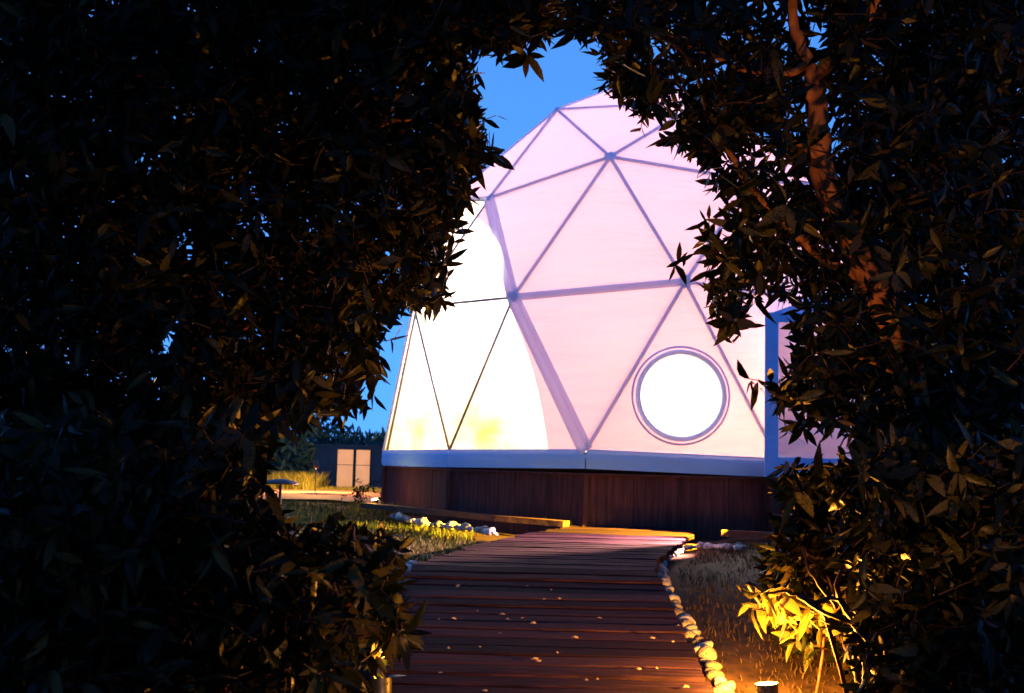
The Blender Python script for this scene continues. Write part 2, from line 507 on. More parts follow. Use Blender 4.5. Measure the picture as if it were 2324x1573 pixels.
edges = {}
for f in faces:
    for i in range(3):
        e = frozenset((f[i], f[(i + 1) % 3]))
        edges.setdefault(e, []).append(frozenset(f))
allclear = clear_faces
for e, fl in edges.items():
    u, v = tuple(e)
    if u[0] == 'B' and v[0] == 'B': continue
    a, b = P_[u], P_[v]
    isclear = all(x in allclear or (x in special and x != frozenset([('B', 0), ('B', 1), ('Q', 0)])) for x in fl)
    if isclear:
        V, F = tube_geo([a, b], [.016, .016], 6)
        mesh_obj('strut', V, F, M['steel'], dome, True)
    else:
        wide = .085 if e == frozenset([('Q', 9), ('Q', 0)]) else .040
        if e in (frozenset([('M', 9), ('Q', 9)]), frozenset([('Q', 9), ('B', 0)])):
            continue
        strip_between(a, b, wide, M['strip'], 'seam_strip', thick=.02)
        if ((a + b) / 2 - centre).normalized().dot(((a + b) / 2 - CAM).normalized()) > .12: continue
        V, F = tube_geo([lerp(a, centre, .012), lerp(b, centre, .012)], [.018, .018], 6)
        mesh_obj('strut', V, F, M['steel'], dome, True)
# wide rolled flap along the bay window
def flap(a, b, wa, wb):
    mid = (a + b) / 2; n0 = (mid - centre).normalized(); t = (b - a).normalized(); s = t.cross(n0).normalized()
    V, F = [], []
    K = 9
    for i in range(17):
        u = i / 16; p = lerp(a, b, u); n = (p - centre).normalized()
        w = wa + (wb - wa) * u
        for k in range(K):
            q = (k / (K - 1) - .5)
            h = .012 + .035 * math.exp(-((q - .22) / .13) ** 2) + .022 * math.exp(-((q + .3) / .1) ** 2)
            V.append(p + s * (q * w) + n * h)
    for i in range(16):
        for k in range(K - 1): F.append((i * K + k, i * K + k + 1, (i + 1) * K + k + 1, (i + 1) * K + k))
    o = mesh_obj('window_flap', V, F, M['strip'], dome, True); o['label'] = 'pale blue edge flap beside the clear window'
flap(M9 + (M8 - M9).normalized() * .02, Q9, .17, .17)
flap(Q9, B0, .17, .19)
# node plates
for key, p in P_.items():
    if key[0] == 'B': continue
    n = (p - centre).normalized(); a = n.orthogonal().normalized(); b = n.cross(a)
    r0 = .065 if key in (('Q', 0), ('M', 0), ('Q', 9)) else .04
    V = [p + n * .04] + [p + (a * math.cos(i * math.pi / 6) + b * math.sin(i * math.pi / 6)) * r0 * (1.25 if i % 2 else 1) + n * .018 for i in range(12)]
    mesh_obj('node_cover', V, [(0, 1 + i, 1 + (i + 1) % 12) for i in range(12)], M['strip'], dome, True)
# skirt band, one length per side, a little rumpled
for j in range(10):
    a, b = P_['B', j].copy(), P_['B', (j + 1) % 10].copy()
    out = ((a + b) / 2 - Vector((centre.x, centre.y, (a.z + b.z) / 2))).normalized()
    V, F = [], []; nx, nz = 20, 5
    for i in range(nx + 1):
        for k in range(nz + 1):
            p = lerp(a, b, i / nx) + Vector((0, 0, .012 - (SK + .006) * k / nz))
            p += out * (.012 + .022 * math.sin(math.pi * k / nz) * (.6 + .4 * math.sin(i * 2.3 + j)) + .006 * math.sin(i * 4.1 + k * 2))
            V.append(p)
    for i in range(nx):
        for k in range(nz): F.append((i * (nz + 1) + k, i * (nz + 1) + k + 1, (i + 1) * (nz + 1) + k + 1, (i + 1) * (nz + 1) + k))
    mesh_obj('skirt', V, F, M['skirt'], dome, True)
# interior: floor, bed glow
fl = mesh_obj('floor', [P_['B', j] + Vector((0, 0, -.02)) for j in range(10)], [tuple(range(10))], M['floor'], dome)
def blob(name, c, r, mat, parent, sq=(1, 1, .6), label=None):
    bm = bmesh.new(); bmesh.ops.create_icosphere(bm, subdivisions=2, radius=r)
    for v in bm.verts: v.co = Vector((v.co.x * sq[0], v.co.y * sq[1], v.co.z * sq[2])) * (1 + random.uniform(-.06, .06))
    me = bpy.data.meshes.new(name); bm.to_mesh(me); bm.free(); me.shade_smooth()
    o = link(name, me, parent, mat); o.location = Vector(c) - (Vector(parent.location) if parent else Vector())
    if parent: o.matrix_parent_inverse = Matrix()
    if label: o['label'] = label
    return o

# ------------------------------------------------------------------ plinth of boards
plinth = empty('dome_plinth', (centre.x, centre.y, 0))
tag(plinth, 'ten sided plinth of dark brown upright boards under the dome', 'plinth')
bpy.context.view_layer.update()
PT = zb - SK
for j in range(10):
    a, b = P_['B', j].copy(), P_['B', (j + 1) % 10].copy()
    cx = Vector((centre.x, centre.y, 0))
    a.z = b.z = 0
    a += (a - cx).normalized() * -.015; b += (b - cx).normalized() * -.015
    t = (b - a).normalized(); out = Vector((t.y, -t.x, 0))
    if out.dot(a - cx) < 0: out = -out
    L = (b - a).length; nb = 4; w = L / nb
    for i in range(nb):
        m = a + t * (w * (i + .5)); V, F = [], []
        dz = random.uniform(-.006, .006); push = random.uniform(-.006, .006)
        box(V, F, m + out * (push - .02) + Vector((0, 0, (PT - .03 - .2) / 2 + dz * .3)), w - .006, .035, PT - .03 + .2, (t, out, Vector((0, 0, 1))))
        mesh_obj('board', V, F, M['board'], plinth)
    V, F = [], []
    box(V, F, a + Vector((0, 0, (PT - .23) / 2)) + (a - cx).normalized() * .0, .05, .06, PT + .17, (t, out, Vector((0, 0, 1))))
    mesh_obj('corner_post', V, F, M['board'], plinth)
V = [Vector((P_['B', j].x, P_['B', j].y, PT - .015)) for j in range(10)] + [Vector((P_['B', j].x, P_['B', j].y, PT - .035)) for j in range(10)]
cxx = Vector((centre.x, centre.y, 0))
V = [p + (Vector((p.x, p.y, 0)) - cxx).normalized() * .02 for p in V]
F = [tuple(range(10)), tuple(range(10, 20))[::-1]] + [(i, (i + 1) % 10, 10 + (i + 1) % 10, 10 + i) for i in range(10)]
mesh_obj('rim', V, F, M['board'], plinth)

# ------------------------------------------------------------------ entrance porch on the right of the dome
def build_porch():
    d0 = (P_['B', 1] - CAM).dot(fwd) - .25
    A = at(1750, 1055, d0); B = at(2040, 1060, d0 - .1)
    z0, z1 = PT, PT + 1.72
    A.z = B.z = 0
    t = (B - A).normalized(); nrm = Vector((t.y, -t.x, 0)); up = Vector((0, 0, 1)); L = (B - A).length
    ob = empty('entrance_porch', (A.x, A.y, PT))
    tag(ob, 'pink glowing fabric entrance porch with upright blue edge right of the round window', 'porch')
    bpy.context.view_layer.update()
    for k, x in enumerate((0.0, L)):
        V, F = [], []
        box(V, F, A + t * x + up * ((z0 + z1) / 2), .135, .05, z1 - z0, (t, nrm, up))
        o = mesh_obj('jamb', V, F, M['skirt'], ob)
    V, F = [], []
    nx, nz = 12, 14
    for i in range(nx + 1):
        for k in range(nz + 1):
            V.append(A + t * (.068 + (L - .136) * i / nx) + up * (z0 + .2 + (z1 - z0 - .3) * k / nz) + nrm * (.012 * math.sin(i * 1.3 + k * .5)))
    for i in range(nx):
        for k in range(nz): F.append((i * (nz + 1) + k, (i + 1) * (nz + 1) + k, (i + 1) * (nz + 1) + k + 1, i * (nz + 1) + k + 1))
    mesh_obj('fabric_panel', V, F, M['fabric'], ob, True)
    V, F = [], []
    box(V, F, A + t * L / 2 + up * (z0 + .1), L - .136, .04, .2, (t, nrm, up)); mesh_obj('skirt', V, F, M['skirt'], ob)
    V, F = [], []
    box(V, F, A + t * L / 2 + up * (z1 - .05), L - .136, .04, .1, (t, nrm, up)); mesh_obj('lintel', V, F, M['skirt'], ob)
    for x, side in ((.0, 1), (L, 1)):
        V = [A + t * x - nrm * .03 + up * z0, A + t * x - nrm * 1.2 + up * z0, A + t * x - nrm * 1.2 + up * z1, A + t * x - nrm * .03 + up * z1]
        mesh_obj('side_wall', V, [(0, 1, 2, 3)], M['fabric'], ob)
    V = [A + up * z1, A + t * L + up * z1, A + t * L - nrm * 1.4 + up * z1, A - nrm * 1.4 + up * z1, A + t * L / 2 + up * (z1 + .25), A + t * L / 2 - nrm * 1.4 + up * (z1 + .25)]
    mesh_obj('roof', V, [(0, 4, 5, 3), (4, 1, 2, 5), (0, 1, 4)], M['skirt'], ob)
    V, F = [], []
    box(V, F, A + t * L / 2 - nrm * .6 + up * ((z0 - .22) / 2), L, 1.3, z0 + .18, (t, nrm, up)); mesh_obj('base', V, F, M['board'], ob)
    return A, t, nrm, L
PA, Pt, Pn, PL = build_porch()

# lights inside the dome
def light(name, loc, power, col, rad=.1, typ='POINT', rot=None, spot=None, blend=.3, parent=None):
    d = bpy.data.lights.new(name, typ); d.energy = power; d.color = col; d.shadow_soft_size = rad
    if typ == 'SPOT': d.spot_size = spot; d.spot_blend = blend
    o = bpy.data.objects.new(name, d); COL.objects.link(o); o.location = loc
    if rot is not None: o.rotation_euler = rot
    return o
light('dome_ceiling_lamp_light', centre + Vector((-.3, .3, .25)), 395, (1.0, .87, .78), .35)
light('dome_floor_lamp_light', Vector((centre.x + .7, centre.y - 1.75, zb + .3)), 125, (1.0, .50, .22), .2)
light('porch_lamp_light', PA + Pt * (PL / 2) - Pn * .7 + Vector((0, 0, PT + 1.5)), 26, (1.0, .66, .45), .1)

# ------------------------------------------------------------------ boardwalk
def deck_edges():
    Lp = [(1310, 1190), (1200, 1208), (1080, 1235), (1000, 1260), (930, 1285)]
    Rp = [(1576, 1204), (1540, 1232), (1503, 1258), (1490, 1268), (1482, 1290)]
    zf = lambda x, y: deck_z(y)
    Lw = [on_ground(*p, fn=zf) for p in Lp]; Rw = [on_ground(*p, fn=zf) for p in Rp]
    r1 = on_ground(1619, 1570, fn=zf); l1 = Vector((r1.x - 1.62, r1.y, 0))
    Lw += [l1]; Rw += [r1]
    dl = (Rw[-1] - Rw[-2]); dl = Vector((dl.x / abs(dl.y), -1, 0))
    Rw += [r1 + dl * 6]; Lw += [l1 + dl * 6]
    return Lw, Rw
DL, DRt = deck_edges()
def ex(W, y):
    W = sorted(W, key=lambda p: p.y)
    for i in range(len(W) - 1):
        if W[i].y <= y <= W[i + 1].y:
            t = (y - W[i].y) / max(1e-6, W[i + 1].y - W[i].y); return W[i].x + (W[i + 1].x - W[i].x) * t
    return W[0].x if y < W[0].y else W[-1].x
y_far = max(p.y for p in DL + DRt)
walk = empty('boardwalk', (ex(DRt, 7.0) - .8, 7.0, deck_z(7.0)))
tag(walk, 'weathered timber boardwalk sloping up to the dome plinth', kind='structure')
bpy.context.view_layer.update()
y = y_far + .5
PW = .145
n = 0
while y > 1.2:
    ym = min(y, y_far - .02) if y > y_far else y
    x0, x1 = ex(DL, y) + random.uniform(-.03, .02), ex(DRt, y) + random.uniform(-.012, .012)
    if y > y_far - .3: x0 = max(x0, ex(DL, y_far - .3))
    z = deck_z(y); z2 = deck_z(y - PW)
    sl = math.atan2(z - z2, PW)
    gap = random.choice([.006, .008, .010, .022])
    if y < 7.7 and n % 3 == 1: gap = random.choice([.012, .02, .028])
    w = PW - gap
    lift = random.uniform(-.004, .004) - (random.uniform(0, .010) if y < 7.7 else 0)
    tx = random.uniform(-.004, .004); V, F = [], []
    xs = [x0 + (x1 - x0) * i / 6 for i in range(7)]
    sag = [random.uniform(-.003, .003) for _ in xs]
    rows = [(-.5, -.04), (-.5, -.006), (-.44, 0), (.44, 0), (.5, -.006), (.5, -.04)]
    for i, x in enumerate(xs):
        for (a, h) in rows:
            yy = y - PW / 2 + a * w + tx * (i - 3) * .3
            V.append(Vector((x, yy, deck_z(y - PW / 2) + a * w * math.tan(sl) + h + lift + sag[i])))
    for i in range(6):
        for k in range(6):
            p, q = i * 6 + k, i * 6 + (k + 1) % 6
            F.append((p, p + 6, q + 6, q))
    F.append((0, 1, 2, 3, 4, 5)); F.append(tuple(36 + k for k in range(6))[::-1])
    mesh_obj('plank', V, F, M['plank'], walk)
    y -= PW; n += 1
# side joists
for W, sgn in ((DL, 1), (DRt, -1)):
    V, F = [], []
    Ws = sorted(W, key=lambda p: -p.y)
    for i in range(len(Ws) - 1):
        p, q = Ws[i], Ws[i + 1]
        for s in range(6):
            a = p.lerp(q, s / 6); b = p.lerp(q, (s + 1) / 6)
            a = Vector((a.x + sgn * .07, a.y, deck_z(a.y) - .10)); b = Vector((b.x + sgn * .07, b.y, deck_z(b.y) - .10))
            t = (b - a); Lg = t.length
            if Lg < 1e-3: continue
            t.normalize(); s_ = t.cross(Vector((0, 0, 1))).normalized()
            box(V, F, (a + b) / 2, Lg, .045, .09, (t, s_, s_.cross(t)))
    mesh_obj('joist', V, F, M['plank'], walk)

# timber edging strips along the foot of the plinth
def beam(name, pts, w, h, mat, parent=None):
    V, F = [], []
    for a, b in zip(pts[:-1], pts[1:]):
        t = (b - a); L = t.length; t.normalize(); s = t.cross(Vector((0, 0, 1))).normalized()
        box(V, F, (a + b) / 2, L, w, h, (t, s, s.cross(t)))
    return mesh_obj(name, V, F, mat, parent)
zf0 = lambda x, y: 0.03
e1, e2, e3 = on_ground(1285, 1189, fn=zf0), on_ground(1130, 1176, fn=lambda x, y: .05), on_ground(900, 1154, fn=lambda x, y: .08)
o = beam('timber_edging', [e1, e2, e3, e3 + (e3 - e2) * .35], .14, .06, M['edge'])
tag(o, 'low timber edging lit orange at the left foot of the plinth', 'edging')
f1, f2 = on_ground(1640, 1210, fn=zf0), on_ground(1760, 1216, fn=zf0)
o = beam('timber_edging', [f1, f2, f2 + (f2 - f1)], .10, .06, M['edge'])
tag(o, 'thin timber edging running right from the boardwalk end', 'edging')

# ------------------------------------------------------------------ stones
stone_meshes = []
for k in range(7):
    bm = bmesh.new(); bmesh.ops.create_icosphere(bm, subdivisions=2, radius=.5)
    ax = (random.uniform(.85, 1.15), random.uniform(.75, 1.1), random.uniform(.55, .8))
    ph = [random.uniform(0, 6) for _ in range(6)]
    for v in bm.verts:
        c = v.co
        s = 1 + .10 * math.sin(c.x * 5 + ph[0]) + .10 * math.sin(c.y * 6 + ph[1]) + .09 * math.sin(c.z * 7 + ph[2] + c.x * 3)
        v.co = Vector((c.x * ax[0] * s, c.y * ax[1] * s, c.z * ax[2] * s))
    me = bpy.data.meshes.new('stone'); bm.to_mesh(me); bm.free(); me.shade_smooth(); me.materials.append(M['stone']); stone_meshes.append(me)
def stone_row(name, label, pix, spacing, size, off=-.01, rows=1, jitter=.02, fn=None):
    pts = [on_ground(*p, fn=fn) for p in pix]
    ob = empty(name, pts[0]); tag(ob, label, 'stone border'); bpy.context.view_layer.update()
    path = smooth_path(pts, 12)
    acc = 0; last = path[0]
    for p in path[1:]:
        seg = (p - last); L = seg.length
        if L < 1e-6: continue
        while acc <= L:
            q = last + seg * (acc / L)
            s = random.uniform(*size)
            for r_ in range(rows):
                side = Vector((seg.y, -seg.x, 0)).normalized()
                c = q + side * ((r_ - (rows - 1) / 2) * s * .8 + random.uniform(-jitter, jitter))
                g = fn(c.x, c.y) if fn else ground_z(c.x, c.y)
                st = link('stone', random.choice(stone_meshes))
                st.parent = ob; st.matrix_parent_inverse = Matrix()
                st.location = Vector((c.x, c.y, g + s * .20 + off)) - ob.location
                st.rotation_euler = (random.uniform(-.4, .4), random.uniform(-.4, .4), random.uniform(0, 6.28))
                st.scale = (s, s, s * random.uniform(.8, 1.1))
            acc += spacing * random.uniform(.85, 1.15)
        acc -= L; last = p
    return ob
stone_row('stone_border', 'curved border of white stones right of the boardwalk, yellow lit near the lamp',
          [(1515, 1262), (1500, 1285), (1504, 1322), (1527, 1370), (1548, 1410), (1585, 1465), (1618, 1530), (1650, 1585), (1700, 1680)], .066, (.045, .115), jitter=.022)
stone_row('stone_border', 'row of small white pebbles leading right from the boardwalk bend',
          [(1518, 1262), (1545, 1246), (1580, 1241), (1630, 1241), (1685, 1243)], .06, (.05, .085), rows=2)
stone_row('stone_border', 'row of white pebbles in front of the timber edging left of the boardwalk',
          [(895, 1172), (960, 1188), (1020, 1196), (1080, 1204), (1130, 1212)], .11, (.06, .13), fn=lambda x, y: -.02)
stone_row('stone_border', 'white stones along the left side of the boardwalk beside the dark shrub',
          [(935, 1290), (918, 1318), (908, 1350), (896, 1400), (880, 1460), (862, 1540)], .10, (.09, .14))

# petals and crumbs on the boardwalk
crumbs = empty('fallen_petals', (0.3, 6.0, deck_z(6))); tag(crumbs, 'small pale fallen petals scattered on the dark boardwalk', 'petals', kind='stuff')
V, F = [], []
bpy.context.view_layer.update()
spots = [(1235, 1362), (1270, 1360), (1152, 1407), (1185, 1405), (1210, 1415), (1135, 1440), (1213, 1497), (1222, 1502), (1305, 1448), (1030, 1405), (1100, 1570), (1330, 1545), (1450, 1520),
         (1400, 1600), (1040, 1330), (1360, 1405), (1480, 1450), (1555, 1560), (1000, 1530), (1140, 1395)] + [(random.uniform(950, 1600), random.uniform(1330, 1570)) for _ in range(12)]
for i, (px, py) in enumerate(spots):
    p = on_ground(px, py, fn=lambda x, y: deck_z(y) + .006)
    s = random.uniform(.008, .016) if i < 20 else random.uniform(.004, .008); a = random.uniform(0, 6.28); n0 = len(V)
    for k in range(5):
        th = a + k * 2 * math.pi / 5
        V.append(p + Vector((math.cos(th) * s * 1.4, math.sin(th) * s, random.uniform(0, .008))))
    V.append(p + Vector((0, 0, .012)))
    for k in range(5): F.append((n0 + k, n0 + (k + 1) % 5, n0 + 5))
mesh_obj('petal', V, F, M['petal'], crumbs)

# ------------------------------------------------------------------ grass
def grass_mesh(name, pts, h, w, mat, label, lean=.5):
    n = len(pts); P = np.array(pts)
    H = RNG.uniform(h[0], h[1], n); A = RNG.uniform(0, 2 * np.pi, n); B = RNG.uniform(0, 2 * np.pi, n); Ln = RNG.uniform(.1, lean, n)
    side = np.stack([np.cos(A), np.sin(A), np.zeros(n)], 1) * w / 2
    ld = np.stack([np.cos(B), np.sin(B), np.zeros(n)], 1) * (Ln * H)[:, None]
    up = np.zeros((n, 3)); up[:, 2] = H
    V = np.stack([P - side, P + side, P + up * .55 + ld * .35 + side * .7, P + up * .55 + ld * .35 - side * .7, P + up * .95 + ld], 1).reshape(-1, 3)
    base = np.arange(n) * 5
    loops = np.stack([base, base + 1, base + 2, base + 3, base + 3, base + 2, base + 4], 1).ravel()
    st = np.stack([np.arange(n) * 7, np.arange(n) * 7 + 4], 1).ravel(); tt = np.tile([4, 3], n)
    o = link(name, np_mesh(name, V, loops, st, tt, mat)); tag(o, label, 'grass', kind='stuff')
    return o
def scatter(n, x0, x1, y0, y1, cond=None):
    out = []
    while len(out) < n:
        x, y = random.uniform(x0, x1), random.uniform(y0, y1)
        if cond and not cond(x, y): continue
        out.append((x, y, ground_z(x, y) - .02))
    return out
cx2 = Vector((centre.x, centre.y))
def off_dome(x, y): return (Vector((x, y)) - cx2).length > 3.15
def off_deck(x, y): return not (ex(DL, y) - .05 < x < ex(DRt, y) + .03 and y < y_far + .4)
def beyond_edge(x, y):                      # left of the timber edging line, towards the camera
    return off_deck(x, y) and off_dome(x, y)
grass_mesh('grass', scatter(24000, -7, -.3, 8.2, 17.2, beyond_edge), (.03, .09), .012, M['grass'], 'short green grass left of the boardwalk in front of the pebbles')
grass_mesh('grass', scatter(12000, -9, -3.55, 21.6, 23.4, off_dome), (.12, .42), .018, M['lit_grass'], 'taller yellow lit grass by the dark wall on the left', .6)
grass_mesh('grass', scatter(15000, .9, 5, 3.5, 11, lambda x, y: x > ex(DRt, y) + .14 and off_dome(x, y)), (.015, .06), .008, M['dry_grass'], 'thin brown dry grass on the soil right of the stones', .9)
pts = []
e_dir = (e3 - e1)
for i in range(1100):
    t = random.uniform(-.02, 1.3); p = e1 + e_dir * t + Vector((random.uniform(-.1, .1), random.uniform(.1, .55), 0))
    if off_dome(p.x, p.y): pts.append((p.x, p.y, .0))
grass_mesh('grass', pts, (.05, .16), .010, M['grass'], 'rough grass tufts between the edging and the plinth boards', .5)

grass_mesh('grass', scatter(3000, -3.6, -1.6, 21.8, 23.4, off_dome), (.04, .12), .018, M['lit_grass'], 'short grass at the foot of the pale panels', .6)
# sandy strip at left behind the plants
p1, p2 = on_ground(560, 1136), on_ground(850, 1140)
V = [Vector((-9, 14.6, 0)), Vector((-1.9, 14.2, 0)), Vector((-2.1, 17.0, 0)), Vector((-9.5, 17.8, 0))]
V, F = [], []
nx = 24
for i in range(nx + 1):
    t = i / nx; x = -9 + 7.3 * t
    for k, yy in enumerate((17.3 + .2 * math.sin(i), 19.5, 21.8 + .2 * math.sin(i * 1.7))):
        V.append((x, yy, ground_z(x, yy) + .03))
for i in range(nx):
    for k in range(2): F.append((i * 3 + k, (i + 1) * 3 + k, (i + 1) * 3 + k + 1, i * 3 + k + 1))
M['sand'] = pbr('sandy_path', [(.26, .12, .08), (.34, .17, .12)], 6, .9, .1, .5)
o = mesh_obj('path', V, F, M['sand'], None, True); tag(o, 'pale sandy garden path far left of the dome', kind='structure')

# ------------------------------------------------------------------ low wall with two pale panels, far left
def build_wall():
    d = 23.6
    a, b = at(560, 1135, d), at(878, 1135, d)
    z0 = ground_z(a.x, a.y) - .1; top = at(800, 1014, d).z
    t = Vector((b.x - a.x, b.y - a.y, 0)).normalized(); n = Vector((t.y, -t.x, 0)); up = Vector((0, 0, 1)); L = 0
    a.z = b.z = 0; a2 = at(716, 1100, d); a2.z = 0; L = (b - a2).length
    w = empty('garden_wall', (a2.x, a2.y, z0)); tag(w, 'low dark blue wall with two pale lit panels behind the grass', 'wall')
    bpy.context.view_layer.update()
    V, F = [], []; box(V, F, (a2 + b) / 2 + up * ((z0 + top) / 2), L, .2, top - z0, (t, n, up)); mesh_obj('wall_body', V, F, M['wall'], w)
    V, F = [], []; box(V, F, (a2 + b) / 2 + up * (top + .02), L + .1, .28, .04, (t, n, up)); mesh_obj('coping', V, F, M['wall'], w)
    for (x0, x1) in ((768, 803), (810, 841)):
        p, q = at(x0, 1060, d), at(x1, 1060, d); p.z = q.z = 0
        zt, zbm = at(800, 1021, d).z, at(800, 1122, d).z
        zm = zt - (zt - zbm) * .34
        for (lo, hi) in ((zbm, zm - .006), (zm + .006, zt)):
            V, F = [], []; box(V, F, (p + q) / 2 + n * .125 + up * ((lo + hi) / 2), (q - p).length, .04, hi - lo, (t, n, up)); mesh_obj('panel', V, F, M['panel'], w)
    return w
build_wall()

# garden lamps ---------------------------------------------------------
def garden_lamp(loc, label, power, col=(1.0, .42, .06), aim=(0, 0, 1), size=.045, glass=True, rad=.04, lift=.10, h=.0, spot=None):
    ob = empty('garden_lamp', loc); tag(ob, label, 'garden lamp'); bpy.context.view_layer.update()
    aim = Vector(aim).normalized(); c = Vector(loc) + Vector((0, 0, .12 + h))
    V, F = tube_geo([Vector(loc) + Vector((0, 0, -.08)), c], [.008, .008], 6); mesh_obj('spike', V, F, M['metal_dark'], ob, True)
    V, F = tube_geo([c - aim * size * 1.6, c - aim * size, c + aim * size * .2, c + aim * size * 1.0], [size * .5, size * .95, size, size * 1.05], 16)
    V2, F2 = V, F[:-1]
    mesh_obj('housing', V2, F2, M['metal_dark'], ob, True)
    if glass:
        s = aim.orthogonal().normalized(); u = aim.cross(s)
        V = [c + aim * size * .9 + (s * math.cos(i * math.pi / 8) + u * math.sin(i * math.pi / 8)) * size * .95 for i in range(16)]
        mesh_obj('lens', V, [tuple(range(16))], M['lamp_glass'], ob)
    if spot: light('lamp_light', c + aim * (size * 1.5 + .02), power, col, rad, 'SPOT', aim.to_track_quat('-Z', 'Y').to_euler(), R_(spot), .6)
    else: light('lamp_light', c + aim * (size * 1.5 + .02), power, col, rad)
    return ob
gz = lambda p: Vector((p.x, p.y, ground_z(p.x, p.y)))
pl = on_ground(1745, 1600)
pl = on_ground(1742, 1638)
garden_lamp(gz(pl), 'glowing amber garden spotlight under the right shrub at the bottom edge', 165, (1.0, .36, .03), (-.1, .05, 1), .05, h=.0)
pl2 = on_ground(862, 1630)
garden_lamp(gz(pl2), 'amber garden spotlight hidden under the dark shrub left of the boardwalk', 120, (1.0, .36, .05), (-.1, .25, 1), .05, spot=110)
pl3 = on_ground(850, 1174)
garden_lamp(gz(pl3), 'small bright garden lamp at the left end of the timber edging', 4, (1.0, .42, .06), (-.2, -.3, 1), .04, h=.06)
pl4 = at(715, 1120, 20.0)
garden_lamp(gz(pl4), 'garden spotlight in the grass in front of the pale panels', 380, (1.0, .50, .12), (-.2, .5, 1), .05, glass=False, h=.4)
p5 = Vector((2.80, 11.0, 0))  # unseen lights added at the far end for the deck's patch and glow
sp = garden_lamp(gz(p5), 'small added spotlight beside the right end of the boardwalk', 0.01, (1, .5, .05), (-1, .35, -.6), .035, glass=False, h=.45)
p5c = Vector((p5.x - .10, p5.y + .03, .58))
dx = Vector((1.42, 11.62, 0)) - p5c
light('deck_spot_light', p5c, 9000, (1.0, .50, .02), .012, 'SPOT', dx.to_track_quat('-Z', 'Y').to_euler(), R_(31), .12)
dx = Vector((-1, -.38, -.16))
light('deck_glow_light', Vector((2.3, 11.1, .42)), 2600, (1.0, .42, .34), .03, 'SPOT', dx.to_track_quat('-Z', 'Y').to_euler(), R_(62), .5)
p7 = Vector((1.25, 1.2, 0)); p8 = Vector((.98, 2.3, 0))  # both added below the frame to light trunk and leaves from the front
garden_lamp(gz(p7), 'added unseen spotlight at the near right of the boardwalk aimed at the forked trunk', 270, (1.0, .40, .10), at(1880, 300, 5.3) - p7, .05, spot=36)
garden_lamp(gz(p8), 'added unseen spotlight at the near right edge of the boardwalk aimed at the left tree', 165, (1.0, .42, .12), at(860, 860, 5.0) - p8, .05, spot=52)
# mushroom shaped path light on the left
pc = at(637, 1094, 8.2)
pm = empty('path_light', (pc.x, pc.y, ground_z(pc.x, pc.y))); tag(pm, 'unlit mushroom shaped path light with flat disc shade on the left', 'path light')
bpy.context.view_layer.update()
V, F = tube_geo([pm.location, Vector((pc.x, pc.y, pc.z))], [.012, .010], 8); mesh_obj('stem', V, F, M['metal_dark'], pm, True)
prof = [(0, .022), (.04, .020), (.09, .010), (.128, -.008), (.132, -.014), (.12, -.014), (.06, -.004), (0, -.002)]
V, F = [], []; sg = 24
for r_, z in prof:
    for k in range(sg): V.append(Vector((pc.x + r_ * math.cos(2 * math.pi * k / sg), pc.y + r_ * math.sin(2 * math.pi * k / sg), pc.z + z)))
for i in range(len(prof) - 1):
    for k in range(sg): F.append((i * sg + k, i * sg + (k + 1) % sg, (i + 1) * sg + (k + 1) % sg, (i + 1) * sg + k))
mesh_obj('shade', V, F, M['metal_dark'], pm, True)

# ------------------------------------------------------------------ foliage
OPEN = [(1082, 140), (1120, 135), (1150, 140), (1200, 120), (1235, 110), (1262, 95), (1330, 105), (1340, 165), (1345, 205), (1385, 205), (1405, 240), (1430, 275), (1480, 330),
        (1530, 360), (1565, 385), (1600, 450), (1640, 478), (1575, 495), (1560, 560), (1605, 615), (1575, 700), (1610, 770), (1665, 790), (1715, 745),
        (1738, 690), (1772, 695), (1768, 790), (1728, 830), (1722, 900), (1760, 1000), (1820, 1012), (1870, 1000), (1912, 990), (1925, 1008), (1900, 1034),
        (1740, 1050), (1728, 1110), (1728, 1200), (1700, 1250), (1690, 1330), (1668, 1390), (1690, 1470), (1760, 1500), (1880, 1505), (1905, 1573), (1905, 1700),
        (905, 1700), (905, 1573), (950, 1480), (965, 1420), (925, 1330), (915, 1290), (950, 1240), (930, 1190), (870, 1180), (770, 1185), (700, 1180), (655, 1165), (630, 1120), (618, 1060), (612, 1008), (650, 1000),
        (700, 1000), (742, 960), (800, 958), (838, 930), (862, 880), (885, 840), (868, 800), (905, 735), (960, 705), (1000, 715), (1040, 680), (1012, 600),
        (1045, 560), (1062, 480), (1092, 480), (1080, 420), (1128, 350), (1108, 290), (1090, 200)]
OP = np.array(OPEN, float)
def signed_out(X, Y):
    """distance (pixels) outside the clearing between the trees; negative inside"""
    inside = np.zeros(len(X), bool); dist = np.full(len(X), 1e9)
    n = len(OP)
    for i in range(n):
        x1, y1 = OP[i]; x2, y2 = OP[(i + 1) % n]
        cond = ((y1 > Y) != (y2 > Y)) & (X < (x2 - x1) * (Y - y1) / (y2 - y1 + 1e-12) + x1)
        inside ^= cond
        dx, dy = x2 - x1, y2 - y1
        t = np.clip(((X - x1) * dx + (Y - y1) * dy) / (dx * dx + dy * dy + 1e-9), 0, 1)
        dist = np.minimum(dist, np.hypot(X - x1 - t * dx, Y - y1 - t * dy))
    return np.where(inside, -dist, dist)

